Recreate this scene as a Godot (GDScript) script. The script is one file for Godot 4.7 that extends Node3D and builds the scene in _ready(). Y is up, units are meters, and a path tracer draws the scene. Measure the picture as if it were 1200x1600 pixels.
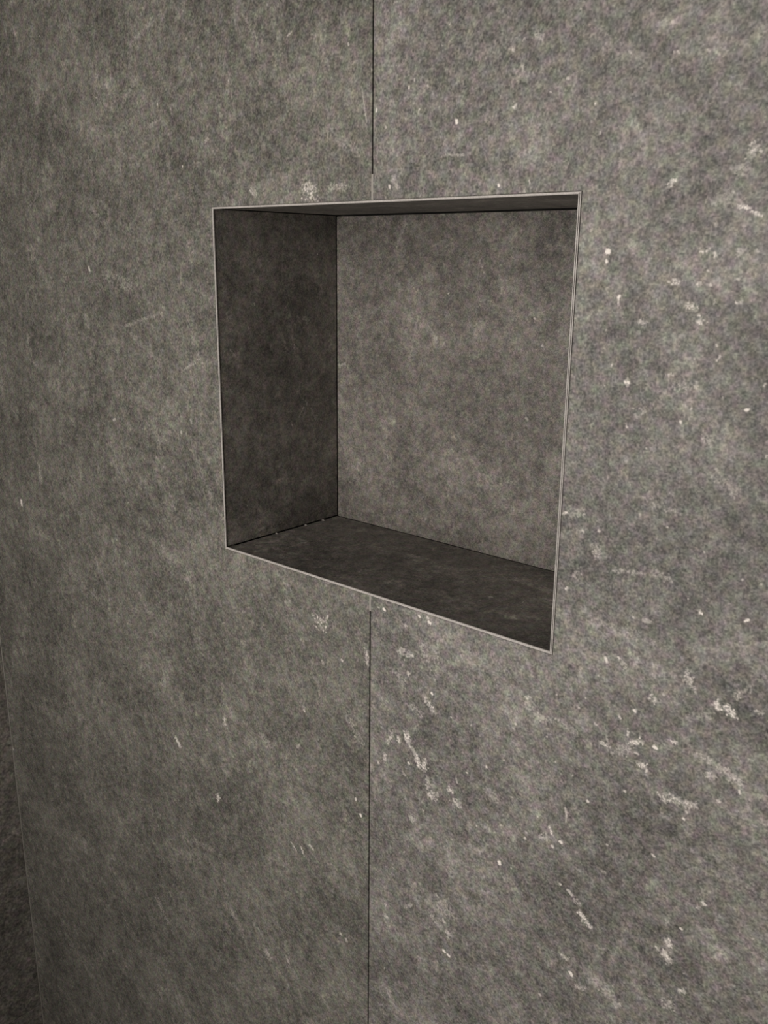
extends Node3D
# A square shower niche recessed into a wall of large slate-look porcelain tiles.
# Wall face is z = 0, the room lies towards +z, metres, y up.

const S := 1.0527                       # scale: tiles are 600 mm wide
const YB := 1.15                        # height of the niche sill above the floor
const NW := 0.30 * S                    # niche opening
const NH := 0.2585 * S
const ND := 0.1284 * S
const JX := 0.1554 * S                  # vertical tile joint
const XL := JX - 0.6                    # left corner of the room
const XR := JX + 1.2
const ZR := 0.9
const CEIL := 2.5
const ROWS := [0.0, YB - 0.75, YB + 0.47, CEIL]
const GAP := 0.0011

# camera solved from the niche's corners
const F := 1425.99
const PITCH := -0.2727
const YAW := 0.7164
const ROLL := 0.0092
const CAM := Vector3(0.5523 * S, YB + 0.2257 * S, 0.442 * S)
var cam_basis: Basis

var mats := {}
var rng := RandomNumberGenerator.new()


func _ready() -> void:
	rng.seed = 71
	cam_basis = Basis(Vector3.UP, YAW) * Basis(Vector3.RIGHT, PITCH) * Basis(Vector3.BACK, ROLL)
	var cam := Camera3D.new()
	cam.name = "camera"
	cam.fov = rad_to_deg(2.0 * atan(800.0 / F))
	cam.near = 0.02
	cam.transform = Transform3D(cam_basis, CAM)
	add_child(cam)
	cam.current = true

	var we := WorldEnvironment.new()
	we.name = "world_environment"
	var env := Environment.new()
	env.background_mode = Environment.BG_SKY
	var sm := ProceduralSkyMaterial.new()
	sm.sky_top_color = Color(0.62, 0.66, 0.70)
	sm.sky_horizon_color = Color(0.80, 0.81, 0.80)
	sm.ground_horizon_color = Color(0.42, 0.41, 0.39)
	sm.ground_bottom_color = Color(0.30, 0.29, 0.27)
	sm.sky_energy_multiplier = 0.8
	var sky := Sky.new()
	sky.sky_material = sm
	env.sky = sky
	env.tonemap_mode = Environment.TONE_MAPPER_LINEAR
	env.tonemap_exposure = 1.0
	env.sdfgi_enabled = true
	env.ssao_enabled = true
	env.ssil_enabled = true
	we.environment = env
	add_child(we)

	# soft daylight of the window in the wall that faces the niche
	var day := AreaLight3D.new()
	day.name = "window_daylight"
	day.area_size = Vector2(WIN.size.x, WIN.size.y)
	day.position = Vector3(WIN.get_center().x, WIN.get_center().y, ZR - 0.02)
	day.light_color = Color(1.0, 0.985, 0.965)
	day.light_energy = 1.13
	day.area_range = 8.0
	day.shadow_enabled = true
	add_child(day)

	make_materials()
	build_back_wall()
	build_niche()
	build_left_wall()
	build_rest_of_room()


const WIN := Rect2(0.06, 0.82, 0.32, 1.06)


# ---------------------------------------------------------------- helpers

func pix(px: float, py: float, at: Vector3, n: Vector3) -> Vector3:
	# point where the ray through a photograph pixel meets a plane
	var d := cam_basis * Vector3((px - 600.0) / F, -(py - 800.0) / F, -1.0)
	return CAM + d * ((at - CAM).dot(n) / d.dot(n))


func node(called: String, parent: Node3D) -> Node3D:
	var o := Node3D.new()
	o.name = called
	parent.add_child(o, true)
	return o


func tag(o: Node, label: String, category: String, kind := "") -> void:
	o.set_meta("label", label)
	o.set_meta("category", category)
	if kind != "":
		o.set_meta("kind", kind)


func tri(st: SurfaceTool, a: Vector3, b: Vector3, c: Vector3, n: Vector3, ua := Vector2.ZERO, ub := Vector2.ZERO, uc := Vector2.ZERO) -> void:
	var p := [a, b, c]
	var u := [ua, ub, uc]
	if (b - a).cross(c - a).dot(n) > 0.0:      # front faces run clockwise
		p = [a, c, b]
		u = [ua, uc, ub]
	for i in 3:
		st.set_normal(n)
		st.set_uv(u[i])
		st.add_vertex(p[i])


func inset(poly: PackedVector2Array, c: float) -> PackedVector2Array:
	# counter-clockwise polygon moved inwards by c
	var out := PackedVector2Array()
	var n := poly.size()
	for i in n:
		var a := poly[(i + n - 1) % n]
		var b := poly[i]
		var d := poly[(i + 1) % n]
		var e1 := (b - a).normalized()
		var e2 := (d - b).normalized()
		var n1 := Vector2(-e1.y, e1.x)
		var n2 := Vector2(-e2.y, e2.x)
		out.append(b + (n1 + n2) / (1.0 + n1.dot(n2)) * c)
	return out


# a plate: polygon in its own (u, v) plane, face at +z, arris c wide, laid with xf
func plate(called: String, poly: PackedVector2Array, thick: float, c: float, size: Vector2, xf: Transform3D, m: Material, parent: Node3D, uv_off := Vector2.ZERO) -> MeshInstance3D:
	var st := SurfaceTool.new()
	st.begin(Mesh.PRIMITIVE_TRIANGLES)
	if Geometry2D.is_polygon_clockwise(poly):
		poly.reverse()
	# (Geometry2D counts y downwards: make the winding counter-clockwise by area)
	var area := 0.0
	for i in poly.size():
		var a0 := poly[i]
		var b0 := poly[(i + 1) % poly.size()]
		area += a0.x * b0.y - b0.x * a0.y
	if area < 0.0:
		poly.reverse()
	var top := inset(poly, c)
	var nf := xf.basis.z.normalized()
	var uv := func(p: Vector2) -> Vector2: return Vector2(p.x / size.x, 1.0 - p.y / size.y) + uv_off
	var idx := Geometry2D.triangulate_polygon(top)
	for k in range(0, idx.size(), 3):
		var q: Array = [top[idx[k]], top[idx[k + 1]], top[idx[k + 2]]]
		tri(st, xf * Vector3(q[0].x, q[0].y, 0), xf * Vector3(q[1].x, q[1].y, 0), xf * Vector3(q[2].x, q[2].y, 0), nf, uv.call(q[0]), uv.call(q[1]), uv.call(q[2]))
		tri(st, xf * Vector3(q[0].x, q[0].y, -thick), xf * Vector3(q[1].x, q[1].y, -thick), xf * Vector3(q[2].x, q[2].y, -thick), -nf, uv.call(q[0]), uv.call(q[1]), uv.call(q[2]))
	var n := poly.size()
	for i in n:
		var a := poly[i]
		var b := poly[(i + 1) % n]
		var ta := top[i]
		var tb := top[(i + 1) % n]
		var e := (b - a).normalized()
		var side := (xf.basis * Vector3(e.y, -e.x, 0)).normalized()
		var slope := (side + nf).normalized()
		var p0 := xf * Vector3(ta.x, ta.y, 0)
		var p1 := xf * Vector3(tb.x, tb.y, 0)
		var p2 := xf * Vector3(b.x, b.y, -c)
		var p3 := xf * Vector3(a.x, a.y, -c)
		var p4 := xf * Vector3(b.x, b.y, -thick)
		var p5 := xf * Vector3(a.x, a.y, -thick)
		tri(st, p0, p1, p2, slope, uv.call(ta), uv.call(tb), uv.call(b))
		tri(st, p0, p2, p3, slope, uv.call(ta), uv.call(b), uv.call(a))
		tri(st, p3, p2, p4, side, uv.call(a), uv.call(b), uv.call(b))
		tri(st, p3, p4, p5, side, uv.call(a), uv.call(b), uv.call(a))
	st.generate_tangents()
	var o := MeshInstance3D.new()
	o.mesh = st.commit()
	o.name = called
	o.material_override = m
	o.cast_shadow = GeometryInstance3D.SHADOW_CASTING_SETTING_ON
	parent.add_child(o, true)
	return o


func rect(x0: float, y0: float, x1: float, y1: float) -> PackedVector2Array:
	return PackedVector2Array([Vector2(x0, y0), Vector2(x1, y0), Vector2(x1, y1), Vector2(x0, y1)])


func block(called: String, lo: Vector3, hi: Vector3, m: Material, parent: Node3D, c := 0.0008) -> MeshInstance3D:
	return plate(called, rect(lo.x, lo.y, hi.x, hi.y), hi.z - lo.z, c, Vector2.ONE, Transform3D(Basis.IDENTITY, Vector3(0, 0, hi.z)), m, parent)


# ---------------------------------------------------------------- slate texture

func noise_layer(w: int, h: int, down: int, wave_px: float, octaves: int, sd: int, warp := 0.0, ridged := false) -> PackedByteArray:
	var n := FastNoiseLite.new()
	n.seed = sd
	n.noise_type = FastNoiseLite.TYPE_SIMPLEX_SMOOTH
	n.frequency = float(down) / wave_px
	n.fractal_type = FastNoiseLite.FRACTAL_RIDGED if ridged else FastNoiseLite.FRACTAL_FBM
	n.fractal_octaves = octaves
	n.fractal_gain = 0.55
	if warp > 0.0:
		n.domain_warp_enabled = true
		n.domain_warp_amplitude = warp / down
		n.domain_warp_frequency = n.frequency * 0.6
		n.domain_warp_fractal_octaves = 3
	var img := n.get_image(w / down, h / down, false, false, true)
	if down > 1:
		img.resize(w, h, Image.INTERPOLATE_CUBIC)
	return img.get_data()


# grain of single texels
func grain_layer(w: int, h: int, sd: int) -> PackedByteArray:
	var n := FastNoiseLite.new()
	n.seed = sd
	n.noise_type = FastNoiseLite.TYPE_VALUE
	n.frequency = 0.73
	n.fractal_type = FastNoiseLite.FRACTAL_NONE
	return n.get_image(w, h, false, false, true).get_data()


# streaks drawn out along a direction (degrees, counter-clockwise from +u), half resolution
func streak_layer(w: int, h: int, mm: float, wave_mm: float, stretch: float, deg: float, sd: int) -> PackedByteArray:
	var down := 3
	var n := FastNoiseLite.new()
	n.seed = sd
	n.noise_type = FastNoiseLite.TYPE_SIMPLEX_SMOOTH
	n.frequency = 1.0 / wave_mm
	n.fractal_type = FastNoiseLite.FRACTAL_RIDGED
	n.fractal_octaves = 3
	n.fractal_gain = 0.55
	n.domain_warp_enabled = true
	n.domain_warp_amplitude = wave_mm * 0.9
	n.domain_warp_frequency = 0.6 / wave_mm
	var ws := w / down
	var hs := h / down
	var out := PackedByteArray()
	out.resize(ws * hs)
	var ca := cos(deg_to_rad(deg))
	var sa := sin(deg_to_rad(deg))
	var k := 0
	for y in hs:
		for x in ws:
			var px := x * mm * down
			var py := -y * mm * down
			var v := n.get_noise_2d((px * ca + py * sa) / stretch, -px * sa + py * ca)
			out[k] = int(clampf(v * 0.5 + 0.5, 0.0, 1.0) * 255.0)
			k += 1
	var img := Image.create_from_data(ws, hs, false, Image.FORMAT_L8, out)
	img.resize(w, h, Image.INTERPOLATE_CUBIC)
	return img.get_data()


# marks: [u0, v0, u1, v1, half width, strength, speckle] in mm from the tile's lower left corner
func slate(w: int, h: int, size: Vector2, sd: int, marks: Array, fleck_n: int, base := Color(0.400, 0.388, 0.368), vein := 1.0, deg := -52.0) -> StandardMaterial3D:
	var mm := size.x * 1000.0 / w
	var la := noise_layer(w, h, 8, 110.0 / mm, 4, sd + 1, 60.0 / mm)
	var lb := noise_layer(w, h, 2, 17.0 / mm, 4, sd + 2, 9.0 / mm)
	var lc := noise_layer(w, h, 1, 2.6 / mm, 3, sd + 3)
	var lf := grain_layer(w, h, sd + 10)
	var lr := noise_layer(w, h, 4, 10.0 / mm, 3, sd + 4)
	var lg := noise_layer(w, h, 4, 8.0 / mm, 3, sd + 5)
	var ld := noise_layer(w, h, 1, 6.0 / mm, 2, sd + 9, 3.0 / mm)
	var lv := streak_layer(w, h, mm, 70.0, 1.8, deg, sd + 6)
	var lw := streak_layer(w, h, mm, 85.0, 1.3, deg + 95.0, sd + 7)
	var lm := noise_layer(w, h, 8, 90.0 / mm, 2, sd + 8)
	var spots := PackedByteArray()
	spots.resize(w * h)
	var r := RandomNumberGenerator.new()
	r.seed = sd * 13 + 5
	var all := []
	for q: Array in marks:
		if q[6] < 0.25:
			all.append(q)
			continue
		# a pale patch: a faint ground with many small crumbs in it
		all.append([q[0], q[1], q[2], q[3], q[4], q[5] * 0.8, q[6]])
		var pa := Vector2(q[0], q[1])
		var pb := Vector2(q[2], q[3])
		var area: float = (pa.distance_to(pb) + 2.0 * q[4]) * 2.0 * q[4]
		for k in clampi(int(area * 1.3), 4, 60):
			var at: Vector2 = pa.lerp(pb, r.randf()) + Vector2(r.randfn(), r.randfn()) * q[4] * 0.65
			var to: Vector2 = at + Vector2.from_angle(r.randf() * TAU) * r.randf() * 0.9
			all.append([at.x, at.y, to.x, to.y, r.randf_range(0.22, 0.55), q[5] * r.randf_range(0.6, 1.9), 0.0])
	for i in fleck_n:                                    # stray pale mineral flecks, in clusters
		var u := r.randf() * size.x * 1000.0
		var v := r.randf() * size.y * 1000.0
		var at := clampi(int((size.y * 1000.0 - v) / mm), 0, h - 1) * w + clampi(int(u / mm), 0, w - 1)
		if lm[at] < 118 + r.randi_range(0, 70):
			continue
		var a := r.randf() * TAU
		var l := r.randf() * 1.6
		all.append([u, v, u + cos(a) * l, v + sin(a) * l, r.randf_range(0.22, 0.55), r.randf_range(0.15, 0.5), 0.0])
	for q: Array in all:
		paint_mark(spots, w, h, mm, size.y * 1000.0, q, lb, lc)
	var rgb := PackedByteArray()
	rgb.resize(w * h * 3)
	var hgt := PackedByteArray()
	hgt.resize(w * h)
	var br := base.r * 255.0
	var bg := base.g * 255.0
	var bb := base.b * 255.0
	for i in w * h:
		var a := la[i] * 0.0078431 - 1.0
		var b := lb[i] * 0.0078431 - 1.0
		var c := lc[i] * 0.0078431 - 1.0
		var d := ld[i] * 0.0078431 - 1.0
		var m := lm[i] * 0.0039216
		var v := maxf(0.0, lv[i] * 0.0039216 - 0.70) * 2.8 * m
		v += maxf(0.0, lw[i] * 0.0039216 - 0.72) * 2.4 * (1.0 - m)
		v += maxf(0.0, lv[i] * 0.0039216 - 0.80) * 2.2 + maxf(0.0, lw[i] * 0.0039216 - 0.82) * 2.0
		var k := 1.0 + 0.16 * a + 0.18 * b - 0.10 * maxf(0.0, b - 0.25) + 0.13 * d + 0.19 * c + 0.24 * (lf[i] * 0.0078431 - 1.0) + v * vein * (0.40 + 0.4 * b + 0.3 * d)
		var cr := (lr[i] * 0.0078431 - 1.0) * 0.045
		var cg := (lg[i] * 0.0078431 - 1.0) * 0.045
		var s := spots[i] * 0.0039216
		var t := 1.0 - s
		var j := i * 3
		rgb[j] = int(clampf(br * k * (1.0 + cr) * t + 226.0 * s, 0.0, 255.0))
		rgb[j + 1] = int(clampf(bg * k * (1.0 + cg - cr * 0.4) * t + 216.0 * s, 0.0, 255.0))
		rgb[j + 2] = int(clampf(bb * k * (1.0 - cg) * t + 207.0 * s, 0.0, 255.0))
		hgt[i] = int(clampf(128.0 + 45.0 * b + 45.0 * c + 30.0 * a, 0.0, 255.0))
	var img := Image.create_from_data(w, h, false, Image.FORMAT_RGB8, rgb)
	var himg := Image.create_from_data(w, h, false, Image.FORMAT_L8, hgt)
	var mat := StandardMaterial3D.new()
	mat.albedo_texture = ImageTexture.create_from_image(img)
	mat.roughness = 0.62
	mat.metallic_specular = 0.4
	mat.heightmap_enabled = true
	mat.heightmap_texture = ImageTexture.create_from_image(himg)
	mat.heightmap_scale = 0.015
	return mat


func paint_mark(spots: PackedByteArray, w: int, h: int, mm: float, hmm: float, q: Array, lb: PackedByteArray, lc: PackedByteArray) -> void:
	var a := Vector2(q[0], q[1])
	var b := Vector2(q[2], q[3])
	var hw: float = q[4]
	var st: float = minf(1.0, q[5] * 1.3)
	var speck: float = q[6]
	var pad := hw * 1.6 + mm
	var x0 := clampi(int((minf(a.x, b.x) - pad) / mm), 0, w - 1)
	var x1 := clampi(int((maxf(a.x, b.x) + pad) / mm), 0, w - 1)
	var y0 := clampi(int((hmm - maxf(a.y, b.y) - pad) / mm), 0, h - 1)
	var y1 := clampi(int((hmm - minf(a.y, b.y) + pad) / mm), 0, h - 1)
	var ab := b - a
	var len2 := maxf(ab.length_squared(), 1e-6)
	for y in range(y0, y1 + 1):
		for x in range(x0, x1 + 1):
			var i := y * w + x
			var p := Vector2((x + 0.5) * mm, hmm - (y + 0.5) * mm)
			var t := clampf((p - a).dot(ab) / len2, 0.0, 1.0)
			var d := p.distance_to(a + ab * t)
			var wob := lc[i] * 0.0078431 - 1.0
			var edge := hw * (1.0 + 0.45 * wob) - d
			var s := clampf(edge / (mm * 0.9 + hw * speck * 0.7) + 0.5, 0.0, 1.0) * st
			if speck > 0.0:
				var g := clampf((lc[i] * 0.6 + lb[i] * 0.4 - 122.0) * 0.03, 0.0, 1.0)
				s *= lerpf(1.0, g, speck)
			var v := int(s * 255.0)
			if v > spots[i]:
				spots[i] = v


# photograph marks [x0, y0, x1, y1, half width in px, strength, speckle] onto a plane as mm
func marks_on(list: Array, origin: Vector3, u: Vector3, v: Vector3) -> Array:
	var n := u.cross(v)
	var out := []
	for q: Array in list:
		var a := pix(q[0], q[1], origin, n) - origin
		var b := pix(q[2], q[3], origin, n) - origin
		var c := pix(q[0], q[1] + 1.0, origin, n) - origin
		var px := (c - a).length() * 1000.0
		out.append([a.dot(u) * 1000.0, a.dot(v) * 1000.0, b.dot(u) * 1000.0, b.dot(v) * 1000.0, maxf(q[4] * px, 0.25), q[5], q[6]])
	return out


func fainter(list: Array) -> Array:
	for q: Array in list:
		q[5] *= 0.65
	return list


func dots(list: Array, r: float, s: float) -> Array:
	var out := []
	for p: Array in list:
		out.append([p[0], p[1], p[0], p[1], r, s, 0.0])
	return out


func make_materials() -> void:
	# pale flecks, chips and plaster drops of the two tiles that hold the niche
	var left := []
	left += [[33, 782, 34, 788, 2.6, 0.75, 0.0], [139, 418, 140, 422, 2.4, 0.6, 0.0], [165, 430, 200, 445, 9, 0.2, 0.8],
		[275, 1152, 281, 1165, 2.4, 0.55, 0.3], [341, 1242, 341, 1250, 3, 0.5, 0.4], [470, 1322, 475, 1336, 1.6, 0.5, 0.3],
		[455, 1315, 463, 1328, 1.2, 0.5, 0.2], [484, 1320, 489, 1326, 1.8, 0.5, 0.2], [563, 1272, 564, 1274, 2.2, 0.8, 0.0],
		[556, 1247, 556, 1249, 1.8, 0.6, 0.0], [476, 293, 490, 305, 12, 0.42, 0.85], [392, 296, 398, 303, 5, 0.3, 0.6],
		[515, 292, 540, 292, 4, 0.25, 0.7], [565, 135, 573, 190, 1.3, 0.32, 0.2], [193, 510, 253, 488, 2.0, 0.22, 0.5],
		[203, 520, 250, 565, 4, 0.16, 0.6], [283, 580, 313, 560, 1.8, 0.2, 0.5], [60, 725, 65, 752, 3, 0.25, 0.6],
		[43, 525, 44, 536, 4, 0.2, 0.6], [283, 674, 283, 676, 2, 0.4, 0.0], [298, 655, 299, 660, 2.2, 0.3, 0.2],
		[177, 656, 180, 654, 1.6, 0.4, 0.0], [495, 965, 505, 975, 9, 0.4, 0.8], [512, 962, 511, 966, 1.6, 0.5, 0.0],
		[475, 1108, 476, 1111, 1.3, 0.6, 0.0], [534, 1030, 535, 1032, 1.8, 0.5, 0.0], [503, 1032, 505, 1036, 2.4, 0.35, 0.2],
		[572, 1015, 575, 1040, 3, 0.35, 0.6], [545, 1120, 565, 1160, 6, 0.22, 0.8], [350, 1120, 352, 1130, 2, 0.35, 0.4],
		[410, 1150, 425, 1165, 5, 0.2, 0.8], [464, 1167, 468, 1163, 2, 0.35, 0.2], [245, 1400, 262, 1440, 4, 0.2, 0.7],
		[362, 1420, 385, 1470, 4, 0.22, 0.7], [415, 1485, 425, 1500, 4, 0.22, 0.7], [418, 1488, 420, 1490, 1.8, 0.4, 0.0],
		[449, 1498, 452, 1504, 2, 0.4, 0.2], [532, 1458, 533, 1459, 2, 0.45, 0.0], [540, 1466, 541, 1469, 2.4, 0.45, 0.2],
		[300, 1310, 345, 1335, 3, 0.18, 0.7], [130, 1310, 135, 1330, 2.5, 0.2, 0.6], [20, 1168, 21, 1170, 1.5, 0.5, 0.0],
		[140, 320, 180, 370, 4, 0.16, 0.6], [205, 70, 240, 30, 5, 0.16, 0.7], [380, 20, 400, 60, 4, 0.16, 0.6],
		[230, 200, 245, 190, 3, 0.18, 0.6], [450, 55, 455, 50, 1.5, 0.4, 0.0], [544, 68, 545, 70, 1.8, 0.45, 0.0],
		[246, 162, 246, 163, 1.6, 0.6, 0.0], [285, 259, 285, 260, 1.6, 0.6, 0.0], [320, 220, 325, 217, 2, 0.3, 0.3],
		[500, 200, 560, 240, 8, 0.14, 0.8], [430, 60, 470, 130, 7, 0.12, 0.8], [300, 700, 330, 780, 6, 0.12, 0.8],
		[215, 120, 190, 165, 3, 0.14, 0.6], [100, 880, 160, 940, 7, 0.12, 0.8], [230, 840, 300, 900, 7, 0.13, 0.8]]
	var right := []
	right += [[713, 188, 714, 191, 3.0, 0.9, 0.0], [949, 392, 951, 392, 4.6, 1.0, 0.0], [947, 407, 948, 409, 2.4, 0.75, 0.0],
		[968, 462, 967, 464, 2.4, 0.9, 0.0], [967, 465, 966, 473, 1.0, 0.8, 0.0], [979, 594, 980, 600, 3.2, 0.6, 0.3],
		[1052, 441, 1062, 440, 4, 0.4, 0.6], [1076, 474, 1086, 483, 4.5, 0.38, 0.6], [1090, 504, 1098, 500, 4, 0.36, 0.7],
		[998, 502, 1008, 503, 4, 0.28, 0.8], [1090, 443, 1095, 443, 3, 0.35, 0.5], [1110, 444, 1111, 445, 2.5, 0.45, 0.2],
		[1050, 282, 1052, 286, 4, 0.42, 0.3], [1042, 292, 1044, 294, 3, 0.2, 0.6], [1154, 322, 1168, 324, 3.0, 0.55, 0.4],
		[1168, 325, 1188, 336, 3.0, 0.45, 0.5], [1115, 312, 1150, 308, 12, 0.17, 0.7], [1172, 240, 1180, 228, 6, 0.35, 0.7],
		[1150, 262, 1165, 268, 8, 0.2, 0.8], [1188, 235, 1190, 236, 2, 0.5, 0.0], [1093, 388, 1098, 394, 2, 0.5, 0.3],
		[1104, 394, 1108, 388, 2, 0.4, 0.3], [1116, 396, 1119, 398, 2.6, 0.45, 0.3], [1152, 398, 1162, 390, 4, 0.25, 0.7],
		[1183, 391, 1184, 392, 2.5, 0.45, 0.2], [1106, 422, 1107, 423, 2, 0.5, 0.0], [1153, 435, 1155, 436, 2, 0.45, 0.0],
		[1064, 658, 1064, 659, 2.2, 0.7, 0.0], [1165, 640, 1170, 639, 2.2, 0.75, 0.0], [1194, 602, 1196, 599, 1.8, 0.6, 0.2],
		[1120, 563, 1125, 556, 1.8, 0.5, 0.2], [1079, 639, 1081, 637, 1.6, 0.45, 0.0], [979, 666, 980, 667, 2, 0.5, 0.0],
		[1119, 538, 1120, 540, 2, 0.45, 0.0], [1040, 588, 1052, 584, 2, 0.3, 0.5], [1055, 600, 1085, 605, 6, 0.2, 0.8],
		[990, 652, 1010, 640, 4, 0.18, 0.8], [1100, 680, 1110, 690, 6, 0.22, 0.8], [1116, 470, 1117, 472, 2, 0.3, 0.3],
		[1150, 472, 1160, 471, 2, 0.35, 0.4], [779, 289, 779, 290, 2.6, 0.75, 0.0], [827, 281, 828, 286, 1.4, 0.55, 0.0],
		[819, 298, 820, 299, 2, 0.5, 0.2], [803, 168, 806, 165, 2.6, 0.4, 0.4], [802, 78, 803, 79, 2.5, 0.5, 0.2],
		[930, 161, 930, 162, 1.8, 0.55, 0.0], [887, 122, 888, 123, 2.5, 0.4, 0.0], [860, 143, 861, 144, 1.8, 0.5, 0.0],
		[1059, 80, 1061, 82, 2, 0.5, 0.0], [1053, 80, 1054, 81, 1.6, 0.4, 0.0], [983, 80, 986, 82, 2, 0.35, 0.2],
		[840, 50, 846, 60, 4, 0.22, 0.7], [818, 62, 820, 60, 2, 0.35, 0.3], [816, 100, 818, 108, 3, 0.25, 0.5],
		[938, 207, 938, 208, 2, 0.4, 0.0], [937, 206, 938, 208, 1.8, 0.3, 0.0], [588, 170, 588, 174, 1.5, 0.7, 0.0],
		[639, 135, 639, 138, 1.6, 0.6, 0.0], [648, 123, 648, 126, 1.3, 0.5, 0.0], [602, 198, 603, 199, 2, 0.35, 0.0],
		[608, 290, 609, 293, 2.2, 0.6, 0.0], [655, 172, 654, 176, 2.4, 0.35, 0.4], [668, 133, 668, 134, 1.6, 0.35, 0.0],
		[690, 243, 735, 240, 1.6, 0.2, 0.4], [615, 280, 620, 290, 5, 0.2, 0.7], [637, 90, 620, 110, 5, 0.12, 0.7],
		[600, 951, 601, 952, 2.4, 0.75, 0.0], [591, 948, 592, 949, 1.6, 0.4, 0.0], [655, 962, 656, 963, 2.0, 0.7, 0.0],
		[668, 964, 669, 965, 2.0, 0.6, 0.2], [670, 971, 672, 973, 2.4, 0.75, 0.2], [633, 976, 636, 978, 3, 0.3, 0.5],
		[660, 1000, 665, 1030, 7, 0.24, 0.85], [680, 1005, 678, 1060, 6, 0.2, 0.85], [625, 1015, 640, 1025, 5, 0.3, 0.7],
		[644, 1023, 645, 1024, 2, 0.55, 0.0], [620, 1050, 630, 1070, 6, 0.24, 0.8], [637, 1050, 638, 1052, 2.4, 0.45, 0.3],
		[674, 1082, 675, 1083, 2.0, 0.85, 0.0], [664, 1090, 678, 1112, 4, 0.4, 0.7], [640, 1100, 660, 1118, 4, 0.25, 0.8],
		[613, 1144, 606, 1160, 2.6, 0.36, 0.6], [601, 1176, 602, 1190, 2.2, 0.34, 0.6], [622, 1150, 624, 1158, 2.6, 0.5, 0.4],
		[636, 1146, 638, 1158, 4, 0.55, 0.4], [640, 1162, 650, 1180, 2.6, 0.36, 0.6], [651, 1182, 654, 1197, 3.4, 0.6, 0.4],
		[664, 1188, 662, 1200, 4.0, 0.5, 0.5], [668, 1215, 668, 1232, 2.6, 0.35, 0.6], [672, 1240, 680, 1244, 5.5, 0.42, 0.6],
		[683, 1238, 684, 1240, 2.2, 0.5, 0.2], [702, 1233, 706, 1234, 3.0, 0.45, 0.4], [708, 1252, 716, 1256, 4.5, 0.34, 0.6],
		[713, 1216, 714, 1222, 1.6, 0.5, 0.2], [638, 1191, 639, 1192, 1.8, 0.65, 0.0], [591, 1191, 592, 1192, 1.8, 0.5, 0.0],
		[630, 1206, 632, 1210, 2.4, 0.35, 0.4], [642, 1276, 646, 1282, 4.5, 0.28, 0.7], [660, 1264, 661, 1265, 1.6, 0.35, 0.0],
		[729, 1206, 730, 1207, 1.4, 0.6, 0.0], [760, 1197, 760, 1198, 1.6, 0.65, 0.0], [805, 1130, 806, 1131, 1.6, 0.5, 0.0],
		[780, 1346, 781, 1349, 2.6, 0.85, 0.0], [822, 1090, 830, 1088, 2.4, 0.28, 0.5], [822, 1100, 845, 1120, 4, 0.24, 0.7],
		[840, 1118, 880, 1130, 5, 0.2, 0.8], [880, 1130, 900, 1145, 4, 0.18, 0.8], [765, 1235, 775, 1250, 6, 0.16, 0.8],
		[1006, 969, 1014, 970, 3.6, 0.42, 0.2], [989, 963, 990, 964, 1.8, 0.5, 0.0], [1164, 970, 1170, 968, 2.0, 0.9, 0.0],
		[1093, 953, 1096, 958, 2.2, 0.6, 0.3], [947, 1028, 948, 1033, 2.6, 0.65, 0.0], [966, 1026, 968, 1028, 1.8, 0.6, 0.0],
		[970, 1032, 980, 1045, 3, 0.25, 0.7], [1073, 1050, 1078, 1066, 5, 0.34, 0.7], [1080, 1070, 1086, 1078, 3.5, 0.26, 0.7],
		[1120, 1098, 1122, 1106, 4.2, 0.55, 0.4], [1136, 1104, 1146, 1116, 5.5, 0.46, 0.6], [1150, 1088, 1156, 1084, 4, 0.3, 0.7],
		[1018, 1090, 1024, 1093, 5, 0.32, 0.7], [1036, 1083, 1038, 1085, 2.2, 0.5, 0.2], [1072, 1118, 1112, 1118, 5, 0.17, 0.8],
		[1180, 1110, 1188, 1114, 3, 0.3, 0.6], [1160, 1080, 1176, 1074, 3, 0.2, 0.7], [991, 1109, 992, 1111, 2.2, 0.75, 0.0],
		[968, 1118, 969, 1121, 2.0, 0.65, 0.2], [980, 1137, 982, 1150, 1.4, 0.45, 0.4], [938, 1158, 948, 1166, 2.2, 0.42, 0.5],
		[955, 1172, 985, 1168, 6, 0.34, 0.7], [985, 1160, 1003, 1158, 3.4, 0.52, 0.5], [992, 1175, 998, 1178, 1.6, 0.6, 0.2],
		[1022, 1166, 1025, 1168, 3.0, 0.9, 0.0], [1034, 1166, 1066, 1170, 4, 0.13, 0.8], [1052, 1158, 1056, 1162, 3, 0.4, 0.6],
		[999, 1192, 1010, 1200, 4.5, 0.5, 0.5], [930, 1130, 932, 1132, 1.8, 0.45, 0.2], [948, 1150, 952, 1168, 1.6, 0.4, 0.5],
		[1094, 1182, 1112, 1190, 4.5, 0.28, 0.8], [1122, 1197, 1144, 1209, 4.5, 0.26, 0.8], [1140, 1212, 1158, 1220, 5, 0.3, 0.7],
		[1105, 1208, 1116, 1212, 4, 0.36, 0.6], [1028, 1240, 1040, 1250, 2.4, 0.46, 0.4], [1042, 1246, 1060, 1250, 7, 0.38, 0.6],
		[1070, 1254, 1086, 1258, 5, 0.36, 0.6], [1122, 1250, 1124, 1252, 2.4, 0.55, 0.2], [1155, 1235, 1156, 1238, 2.0, 0.65, 0.0],
		[1068, 1278, 1069, 1279, 2.0, 0.7, 0.0], [1072, 1267, 1074, 1269, 2, 0.5, 0.0], [883, 1262, 885, 1272, 1.8, 0.55, 0.2],
		[885, 1274, 884, 1284, 1.0, 0.42, 0.2], [858, 1290, 864, 1304, 1.6, 0.5, 0.3], [875, 1314, 877, 1316, 2.4, 0.75, 0.0],
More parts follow.
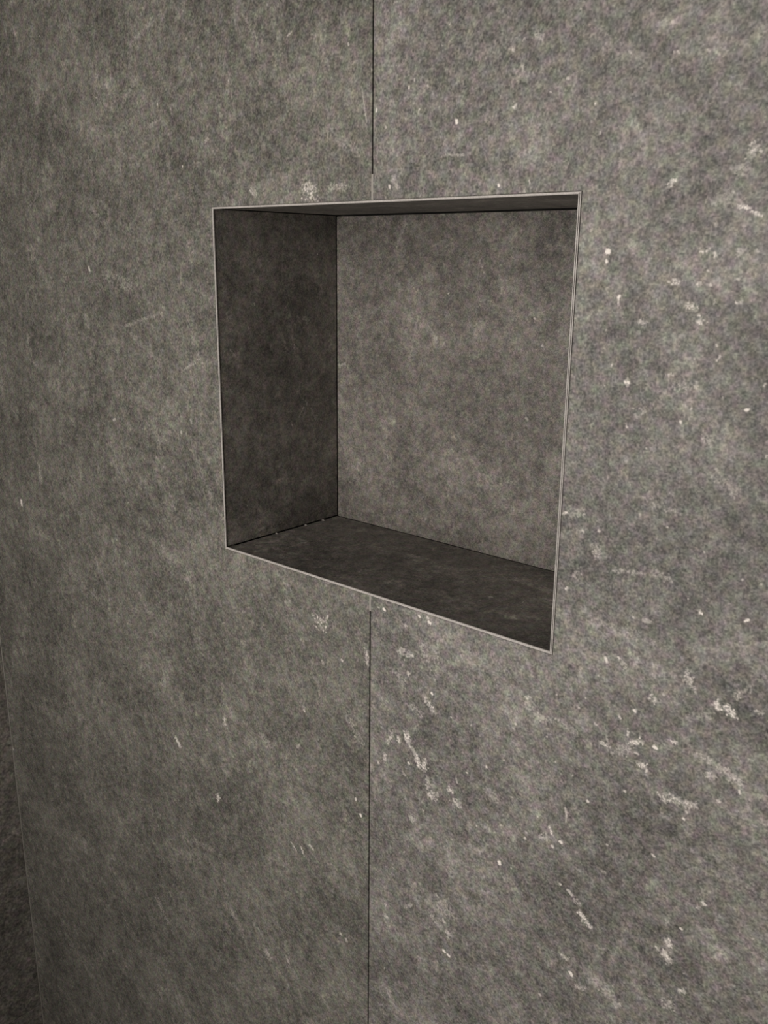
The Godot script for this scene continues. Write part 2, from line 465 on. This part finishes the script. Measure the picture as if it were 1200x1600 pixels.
		[863, 1321, 864, 1323, 2.0, 0.6, 0.0], [918, 1250, 919, 1252, 1.8, 0.65, 0.0], [976, 1235, 977, 1236, 1.8, 0.55, 0.0],
		[845, 1306, 856, 1308, 4, 0.28, 0.7], [820, 1308, 821, 1309, 2.0, 0.5, 0.0], [948, 1318, 949, 1319, 1.6, 0.45, 0.0],
		[888, 1390, 893, 1397, 2.6, 0.6, 0.2], [898, 1405, 906, 1412, 3, 0.28, 0.7], [906, 1424, 914, 1436, 3.6, 0.6, 0.4],
		[914, 1436, 922, 1447, 3.4, 0.52, 0.5], [875, 1380, 876, 1381, 1.6, 0.6, 0.0], [940, 1360, 945, 1361, 2, 0.4, 0.2],
		[1019, 1334, 1022, 1337, 1.8, 0.6, 0.0], [1099, 1410, 1101, 1412, 2.8, 0.6, 0.0], [1064, 1450, 1065, 1451, 2.0, 0.7, 0.0],
		[1041, 1466, 1047, 1478, 4, 0.46, 0.5], [1038, 1488, 1046, 1500, 5, 0.5, 0.5], [1026, 1478, 1028, 1484, 1.8, 0.4, 0.3],
		[891, 1518, 893, 1523, 2.4, 0.75, 0.0], [876, 1490, 886, 1497, 3, 0.34, 0.6], [900, 1540, 915, 1545, 3, 0.3, 0.7],
		[920, 1525, 945, 1545, 8, 0.24, 0.8], [912, 1512, 960, 1560, 6, 0.16, 0.8], [1060, 1547, 1070, 1548, 2, 0.5, 0.3],
		[1036, 1566, 1050, 1572, 5, 0.3, 0.7], [843, 1553, 844, 1554, 1.6, 0.5, 0.0], [970, 1568, 962, 1572, 3, 0.28, 0.6],
		[1040, 1435, 1045, 1440, 3, 0.2, 0.6], [1090, 1418, 1092, 1416, 2, 0.3, 0.4], [690, 1415, 705, 1432, 9, 0.26, 0.7],
		[692, 1436, 694, 1440, 2.2, 0.55, 0.2], [698, 1456, 702, 1459, 3.4, 0.3, 0.4], [693, 1484, 695, 1486, 2.0, 0.75, 0.0],
		[700, 1491, 702, 1493, 1.8, 0.8, 0.0], [602, 1428, 604, 1432, 2.6, 0.35, 0.3], [632, 1416, 645, 1412, 2, 0.25, 0.5],
		[676, 1430, 682, 1440, 3, 0.28, 0.6], [601, 1411, 603, 1413, 2.4, 0.3, 0.3], [682, 1396, 684, 1400, 2, 0.28, 0.4],
		[890, 800, 912, 800, 5, 0.2, 0.8], [880, 802, 884, 800, 2.6, 0.45, 0.4], [935, 828, 937, 830, 2, 0.55, 0.2],
		[910, 828, 912, 830, 1.6, 0.5, 0.0], [928, 850, 936, 870, 6, 0.28, 0.8], [870, 852, 872, 858, 1.8, 0.6, 0.0],
		[960, 890, 1005, 895, 3, 0.22, 0.7], [1020, 895, 1050, 905, 5, 0.2, 0.8], [884, 920, 888, 918, 2, 0.45, 0.3],
		[895, 900, 905, 890, 3, 0.2, 0.7], [1115, 740, 1150, 770, 8, 0.16, 0.8], [1010, 780, 1060, 800, 8, 0.14, 0.8],
		[930, 60, 1000, 90, 10, 0.1, 0.8], [1000, 1520, 1100, 1590, 6, 0.1, 0.8], [1120, 1330, 1190, 1400, 8, 0.12, 0.8],
		[620, 1310, 700, 1330, 7, 0.1, 0.8], [830, 1180, 890, 1240, 7, 0.12, 0.8], [960, 980, 1040, 1010, 6, 0.12, 0.8]]
	right += dots([[947, 515], [1010, 700], [1085, 560], [1130, 620], [985, 757], [1043, 823], [1101, 862], [1160, 905], [1075, 935], [925, 968],
		[1190, 912], [915, 1090], [870, 1085], [905, 1105], [935, 1055], [855, 1150], [868, 1190], [800, 1245], [840, 1275], [745, 1290], [705, 1120]], 1.5, 0.5)
	var o := Vector3(XL, ROWS[1], 0)
	mats.tile_a = slate(1008, 2048, Vector2(0.6, 1.22), 100, marks_on(left, o, Vector3.RIGHT, Vector3.UP), 220, Color(0.401, 0.387, 0.360), 0.45)
	o = Vector3(JX, ROWS[1], 0)
	mats.tile_b = slate(1008, 2048, Vector2(0.6, 1.22), 200, marks_on(right, o, Vector3.RIGHT, Vector3.UP), 1500, Color(0.428, 0.411, 0.391), 0.5)
	# niche lining
	var nb := [[634, 345, 620, 385, 2.5, 0.2, 0.6], [835, 497, 836, 498, 1.5, 0.6, 0.0], [847, 540, 848, 541, 1.6, 0.55, 0.0],
		[748, 405, 756, 425, 2, 0.2, 0.5], [652, 500, 640, 560, 2, 0.14, 0.6], [668, 505, 682, 530, 1.4, 0.22, 0.4],
		[530, 572, 540, 568, 2, 0.25, 0.5], [822, 653, 824, 655, 2, 0.4, 0.2], [605, 712, 606, 715, 1.8, 0.4, 0.0],
		[690, 480, 720, 540, 3, 0.1, 0.7], [600, 640, 650, 690, 4, 0.1, 0.7], [752, 740, 780, 760, 5, 0.16, 0.8]]
	mats.lining_back = slate(1024, 882, Vector2(NW, NH), 300, marks_on(fainter(nb), Vector3(0, YB, -ND), Vector3.RIGHT, Vector3.UP), 30, Color(0.404, 0.384, 0.360), 0.35)
	var nl := [[474, 635, 467, 650, 1.3, 0.32, 0.2], [486, 636, 493, 653, 1.3, 0.25, 0.2], [456, 661, 457, 663, 1.3, 0.45, 0.0],
		[475, 495, 482, 500, 4, 0.2, 0.7], [397, 473, 398, 476, 1.2, 0.4, 0.0], [388, 509, 389, 513, 1.2, 0.35, 0.0],
		[360, 545, 366, 555, 1.6, 0.25, 0.4], [440, 520, 452, 560, 2.5, 0.14, 0.6], [465, 610, 480, 630, 2, 0.18, 0.6],
		[357, 485, 352, 490, 1.6, 0.25, 0.4], [445, 340, 440, 440, 1.2, 0.12, 0.3], [405, 825, 412, 822, 2, 0.4, 0.2]]
	mats.lining_side = slate(512, 1024, Vector2(ND, NH), 400, marks_on(fainter(nl), Vector3(0, YB, 0), Vector3(0, 0, -1), Vector3.UP), 16, Color(0.404, 0.384, 0.360), 0.4)
	var nf := [[636, 867, 650, 870, 2, 0.26, 0.4], [595, 928, 645, 915, 3, 0.16, 0.7], [660, 905, 672, 900, 3, 0.16, 0.7],
		[700, 888, 760, 893, 2, 0.12, 0.6], [767, 932, 768, 933, 1.4, 0.5, 0.0], [640, 880, 700, 878, 2, 0.12, 0.6]]
	mats.lining_sill = slate(1024, 438, Vector2(NW, ND), 500, marks_on(fainter(nf), Vector3(0, YB, 0), Vector3.RIGHT, Vector3(0, 0, -1)), 20, Color(0.404, 0.384, 0.360), 0.7, 10.0)
	mats.tile_c = slate(504, 1024, Vector2(0.6, 1.22), 600, [], 260, Color(0.404, 0.384, 0.360), 0.4)
	mats.grout = plain(Color(0.10, 0.095, 0.09), 0.95)
	mats.grout_pale = plain(Color(0.60, 0.575, 0.545), 0.85)
	mats.trim = speckled(Color(0.75, 0.72, 0.695), 0.10, 40.0, 0.5)
	mats.board = plain(Color(0.20, 0.195, 0.185), 0.95)
	mats.silicone = plain(Color(0.50, 0.48, 0.45), 0.5)
	mats.plaster = speckled(Color(0.42, 0.405, 0.385), 0.05, 3.0, 0.9)
	mats.frame = plain(Color(0.72, 0.72, 0.70), 0.4)
	var g := plain(Color(0.9, 0.95, 0.95, 0.08), 0.02)
	g.transparency = BaseMaterial3D.TRANSPARENCY_ALPHA
	mats.glass = g


func plain(c: Color, rough: float) -> StandardMaterial3D:
	var m := StandardMaterial3D.new()
	m.albedo_color = c
	m.roughness = rough
	return m


func speckled(c: Color, amp: float, scale: float, rough: float) -> StandardMaterial3D:
	var m := plain(c, rough)
	var n := NoiseTexture2D.new()
	n.width = 256
	n.height = 256
	n.seamless = true
	var f := FastNoiseLite.new()
	f.seed = 9
	f.frequency = 0.04
	n.noise = f
	var r := Gradient.new()
	r.set_color(0, Color(1.0 - 2.0 * amp, 1.0 - 2.0 * amp, 1.0 - 2.0 * amp))
	r.set_color(1, Color.WHITE)
	n.color_ramp = r
	m.albedo_texture = n
	m.uv1_triplanar = true
	m.uv1_world_triplanar = true
	m.uv1_scale = Vector3.ONE * scale
	return m


# ---------------------------------------------------------------- the wall with the niche

const TRIM_OUT := 0.0007
const HAIR := 0.00025


func build_back_wall() -> void:
	var wall := node("wall_back", self)
	tag(wall, "wall of large grey slate-look tiles with a niche cut into it", "wall", "structure")
	# board behind the tiles, open where the niche goes in
	var n0 := Vector2(-0.012, YB - 0.012)
	var n1 := Vector2(NW + 0.012, YB + NH + 0.012)
	var bd := node("backing_board", wall)
	block("board_panel", Vector3(XL - 0.12, -0.1, -0.30), Vector3(n0.x, CEIL + 0.1, -0.0105), mats.board, bd)
	block("board_panel", Vector3(n1.x, -0.1, -0.30), Vector3(XR + 0.12, CEIL + 0.1, -0.0105), mats.board, bd)
	block("board_panel", Vector3(n0.x, -0.1, -0.30), Vector3(n1.x, n0.y, -0.0105), mats.board, bd)
	block("board_panel", Vector3(n0.x, n1.y, -0.30), Vector3(n1.x, CEIL + 0.1, -0.0105), mats.board, bd)
	block("board_panel", Vector3(n0.x, n0.y, -0.30), Vector3(n1.x, n1.y, -ND - 0.0105), mats.board, bd)
	var g := GAP * 0.5
	var xs := [XL, JX, JX + 0.6, XR]
	for c in 3:
		for r in 3:
			var x0: float = xs[c] + (0.0002 if c == 0 else g)
			var x1: float = xs[c + 1] - g
			var y0: float = ROWS[r] + g
			var y1: float = ROWS[r + 1] - g
			var org := Vector3(xs[c], ROWS[r], 0)
			var poly := rect(x0 - xs[c], y0 - ROWS[r], x1 - xs[c], y1 - ROWS[r])
			var m: Material = mats.tile_c
			var off := Vector2(0.37 * c, 0.23 * r)
			var nl := -TRIM_OUT - HAIR
			var nr := NW + TRIM_OUT + HAIR
			var nb := YB - TRIM_OUT - HAIR - ROWS[1]
			var nt := YB + NH + TRIM_OUT + HAIR - ROWS[1]
			if r == 1 and c == 0:
				m = mats.tile_a
				off = Vector2.ZERO
				var e: float = x1 - xs[c]
				poly = PackedVector2Array([poly[0], poly[1], Vector2(e, nb), Vector2(nl - xs[c], nb), Vector2(nl - xs[c], nt), Vector2(e, nt), poly[2], poly[3]])
			elif r == 1 and c == 1:
				m = mats.tile_b
				off = Vector2.ZERO
				var e: float = x0 - xs[c]
				poly = PackedVector2Array([poly[0], poly[1], poly[2], poly[3], Vector2(e, nt), Vector2(nr - xs[c], nt), Vector2(nr - xs[c], nb), Vector2(e, nb)])
			plate("tile", poly, 0.010, 0.0003, Vector2(0.6, 1.22), Transform3D(Basis.IDENTITY, org), m, wall, off)
	# recessed grout in the joints
	block("grout_line", Vector3(JX - 0.0018, 0.0, -0.010), Vector3(JX + 0.0018, YB - 0.004, -0.0022), mats.grout, wall, 0.0002)
	block("grout_line", Vector3(JX - 0.0018, YB + NH + 0.004, -0.010), Vector3(JX + 0.0018, CEIL, -0.0022), mats.grout, wall, 0.0002)
	block("grout_line", Vector3(JX + 0.6 - 0.0018, 0.0, -0.010), Vector3(JX + 0.6 + 0.0018, CEIL, -0.0022), mats.grout, wall, 0.0002)
	for r in [1, 2]:
		block("grout_line", Vector3(XL, ROWS[r] - 0.0018, -0.010), Vector3(XR, ROWS[r] + 0.0018, -0.0022), mats.grout, wall, 0.0002)
	# the joint is filled flush just above and below the niche
	var top := pix(580, 272, Vector3.ZERO, Vector3.BACK)
	var low := pix(579, 955, Vector3.ZERO, Vector3.BACK)
	var b1 := block("grout_fill", Vector3(JX - 0.0008, YB + NH + TRIM_OUT + HAIR, -0.006), Vector3(JX + 0.0007, top.y, 0.00025), mats.grout_pale, wall, 0.0004)
	b1.set_meta("label", "pale grout filling the joint above the niche")
	var b2 := block("grout_fill", Vector3(JX - 0.0008, low.y, -0.006), Vector3(JX + 0.0008, YB - TRIM_OUT - HAIR, 0.00025), mats.grout_pale, wall, 0.0004)
	b2.set_meta("label", "pale grout filling the joint below the niche")


func build_niche() -> void:
	var n := node("wall_niche", self)
	n.position = Vector3(0, YB, 0)
	tag(n, "recessed square shower niche lined with dark slate-look tile and pale edge strips", "niche")
	var i := 0.0
	var gp := 0.0012
	var zf := -0.0012                                 # lining starts behind the strips
	# back
	var o := plate("back_tile", rect(0.0007, 0.0002, NW - gp, NH - gp), 0.010, 0.0003, Vector2(NW, NH), Transform3D(Basis.IDENTITY, Vector3(0, 0, -ND)), mats.lining_back, n)
	o.set_meta("label", "tile closing the back of the niche")
	# left cheek faces +x: u runs into the wall
	o = plate("side_tile", rect(-zf, 0.0009, ND, NH - gp * 0.5), 0.010, 0.0003, Vector2(ND, NH), Transform3D(Basis(Vector3(0, 0, -1), Vector3.UP, Vector3.RIGHT), Vector3(i, 0, 0)), mats.lining_side, n)
	o.set_meta("label", "dark cheek tile of the niche")
	# right cheek faces -x
	plate("side_tile", rect(-ND, gp, zf, NH - gp * 0.5), 0.010, 0.0003, Vector2(ND, NH), Transform3D(Basis(Vector3(0, 0, 1), Vector3.UP, Vector3.LEFT), Vector3(NW - i, 0, 0)), mats.lining_side, n)
	# sill faces up, head faces down
	o = plate("sill_tile", rect(0.0, -zf, NW, ND - 0.0003), 0.010, 0.0003, Vector2(NW, ND), Transform3D(Basis(Vector3.RIGHT, Vector3(0, 0, -1), Vector3.UP), Vector3(0, i, 0)), mats.lining_sill, n)
	o.set_meta("label", "dark tile forming the floor of the niche")
	o = plate("head_tile", rect(0.0, -ND + 0.0012, NW, zf), 0.010, 0.0003, Vector2(NW, ND), Transform3D(Basis(Vector3.RIGHT, Vector3(0, 0, 1), Vector3.DOWN), Vector3(0, NH - i, 0)), mats.lining_sill, n)
	o.set_meta("label", "tile forming the ceiling of the niche")
	# pale mitred strips round the opening
	var a := TRIM_OUT
	var xf := Transform3D(Basis.IDENTITY, Vector3(0, 0, 0.0003))
	var lo := Vector2(0.00055, 0.00085)               # the strip is finer on the left and along the top
	var hi := Vector2(0.0009, 0.0007)
	var outer := [Vector2(-a, -a), Vector2(NW + a, -a), Vector2(NW + a, NH + a), Vector2(-a, NH + a)]
	var inner := [-Vector2(a, a) + lo * 2.0, Vector2(NW + a - hi.x * 2.0, lo.y * 2.0 - a), Vector2(NW + a, NH + a) - hi * 2.0, Vector2(lo.x * 2.0 - a, NH + a - hi.y * 2.0)]
	for k in 4:
		var q := (k + 1) % 4
		if k == 1:                                    # the right jamb shows two strips with a hairline between
			for half in [[0.0, 0.40], [0.58, 1.0]]:
				var s0: float = half[0]
				var s1: float = half[1]
				plate("edge_strip", PackedVector2Array([outer[k].lerp(inner[k], s0), outer[q].lerp(inner[q], s0), outer[q].lerp(inner[q], s1), outer[k].lerp(inner[k], s1)]), 0.0011, 0.0002, Vector2.ONE, xf, mats.trim, n)
		else:
			plate("edge_strip", PackedVector2Array([outer[k], outer[q], inner[q], inner[k]]), 0.0011, 0.0003, Vector2.ONE, xf, mats.trim, n)
	# crumbs of grout left in the lower corner
	for p: Array in [[496, 810, 1.6], [470, 818, 1.3], [408, 826, 1.2]]:
		var at := pix(p[0], p[1], Vector3(0.0005, YB + 0.0005, 0), Vector3.UP)
		var crumb := MeshInstance3D.new()
		crumb.mesh = crumb_mesh(0.001 * p[2])
		crumb.name = "grout_crumb"
		crumb.material_override = mats.grout_pale
		n.add_child(crumb, true)
		crumb.position = Vector3(maxf(at.x, 0.001), 0.0002, at.z)


func crumb_mesh(r: float) -> ArrayMesh:
	var st := SurfaceTool.new()
	st.begin(Mesh.PRIMITIVE_TRIANGLES)
	var ring := []
	for k in 7:
		var t := TAU * k / 7.0
		var q := r * (1.0 + 0.3 * sin(k * 2.3))
		ring.append(Vector3(cos(t) * q * 1.5, 0, sin(t) * q))
	var top := Vector3(r * 0.2, r * 0.7, 0)
	for k in 7:
		var p: Vector3 = ring[k]
		var q2: Vector3 = ring[(k + 1) % 7]
		tri(st, p, q2, top, ((p + q2) * 0.5 + Vector3(0, r, 0)).normalized())
		tri(st, p, q2, Vector3.ZERO, Vector3.DOWN)
	return st.commit()


func build_left_wall() -> void:
	var wall := node("wall_left", self)
	tag(wall, "dark slate-look side wall meeting the niche wall at the corner", "wall", "structure")
	block("backing_board", Vector3(XL - 0.12, -0.1, -0.0105), Vector3(XL - 0.0105, CEIL + 0.1, ZR + 0.12), mats.board, wall)
	tile_field(wall, Transform3D(Basis(Vector3(0, 0, -1), Vector3.UP, Vector3.RIGHT), Vector3(XL, 0, ZR)), [0.0, 0.3, ZR - 0.0002], ROWS, Vector2(0.6, 1.22))
	var bead := block("sealant_bead", Vector3(XL - 0.0004, 0.0, -0.002), Vector3(XL + 0.0009, CEIL, 0.0009), mats.silicone, wall, 0.0006)
	bead.set_meta("label", "thin grey sealant line in the corner")


func tile_field(parent: Node3D, xf: Transform3D, us: Array, vs: Array, size: Vector2) -> void:
	var g := GAP * 0.5
	for c in us.size() - 1:
		for r in vs.size() - 1:
			var w: float = us[c + 1] - us[c]
			var h: float = vs[r + 1] - vs[r]
			plate("tile", rect(g, g, w - g, h - g), 0.010, 0.0003, size, xf * Transform3D(Basis.IDENTITY, Vector3(us[c], vs[r], 0)), mats.tile_c, parent, Vector2(0.31 * c + 0.1, 0.17 * r))


func build_rest_of_room() -> void:
	var wall := node("wall_right", self)
	tag(wall, "slate-look tiled side wall of the shower room opposite the corner", "wall", "structure")
	block("backing_board", Vector3(XR + 0.0105, -0.1, -0.0105), Vector3(XR + 0.12, CEIL + 0.1, ZR + 0.12), mats.board, wall)
	tile_field(wall, Transform3D(Basis(Vector3(0, 0, 1), Vector3.UP, Vector3.LEFT), Vector3(XR, 0, 0)), [0.0, 0.3, ZR], ROWS, Vector2(0.6, 1.22))
	var fl := node("floor", self)
	tag(fl, "grey slate-look tiled floor of the shower room", "floor", "structure")
	block("screed", Vector3(XL, -0.12, 0.0), Vector3(XR, -0.0105, ZR), mats.board, fl)
	tile_field(fl, Transform3D(Basis(Vector3.RIGHT, Vector3(0, 0, -1), Vector3.UP), Vector3(XL, 0, ZR)), [0.0, 0.6, 1.2, XR - XL], [0.0, 0.3, ZR], Vector2(0.6, 1.22))
	var ce := block("ceiling", Vector3(XL, CEIL, 0.0), Vector3(XR, CEIL + 0.12, ZR), mats.plaster, self)
	tag(ce, "plain grey plaster ceiling of the shower room", "ceiling", "structure")
	# wall facing the niche, with the window that lights it
	var fr := node("wall_front", self)
	tag(fr, "plain plaster wall with a window facing the niche", "wall", "structure")
	var z0 := ZR
	var z1 := ZR + 0.12
	var a := WIN.position
	var b := WIN.end
	block("wall_panel", Vector3(XL, -0.1, z0), Vector3(a.x, CEIL + 0.1, z1), mats.plaster, fr)
	block("wall_panel", Vector3(b.x, -0.1, z0), Vector3(XR, CEIL + 0.1, z1), mats.plaster, fr)
	block("wall_panel", Vector3(a.x, -0.1, z0), Vector3(b.x, a.y, z1), mats.plaster, fr)
	block("wall_panel", Vector3(a.x, b.y, z0), Vector3(b.x, CEIL + 0.1, z1), mats.plaster, fr)
	var wn := node("window_1", self)
	tag(wn, "white framed window in the plaster wall facing the niche", "window", "structure")
	var t := 0.05
	var f0 := z0 + 0.03
	var f1 := z0 + 0.08
	block("frame", Vector3(a.x, a.y, f0), Vector3(a.x + t, b.y, f1), mats.frame, wn)
	block("frame", Vector3(b.x - t, a.y, f0), Vector3(b.x, b.y, f1), mats.frame, wn)
	block("frame", Vector3(a.x + t, a.y, f0), Vector3(b.x - t, a.y + t, f1), mats.frame, wn)
	block("frame", Vector3(a.x + t, b.y - t, f0), Vector3(b.x - t, b.y, f1), mats.frame, wn)
	block("pane", Vector3(a.x + t, a.y + t, f0 + 0.02), Vector3(b.x - t, b.y - t, f0 + 0.026), mats.glass, wn)
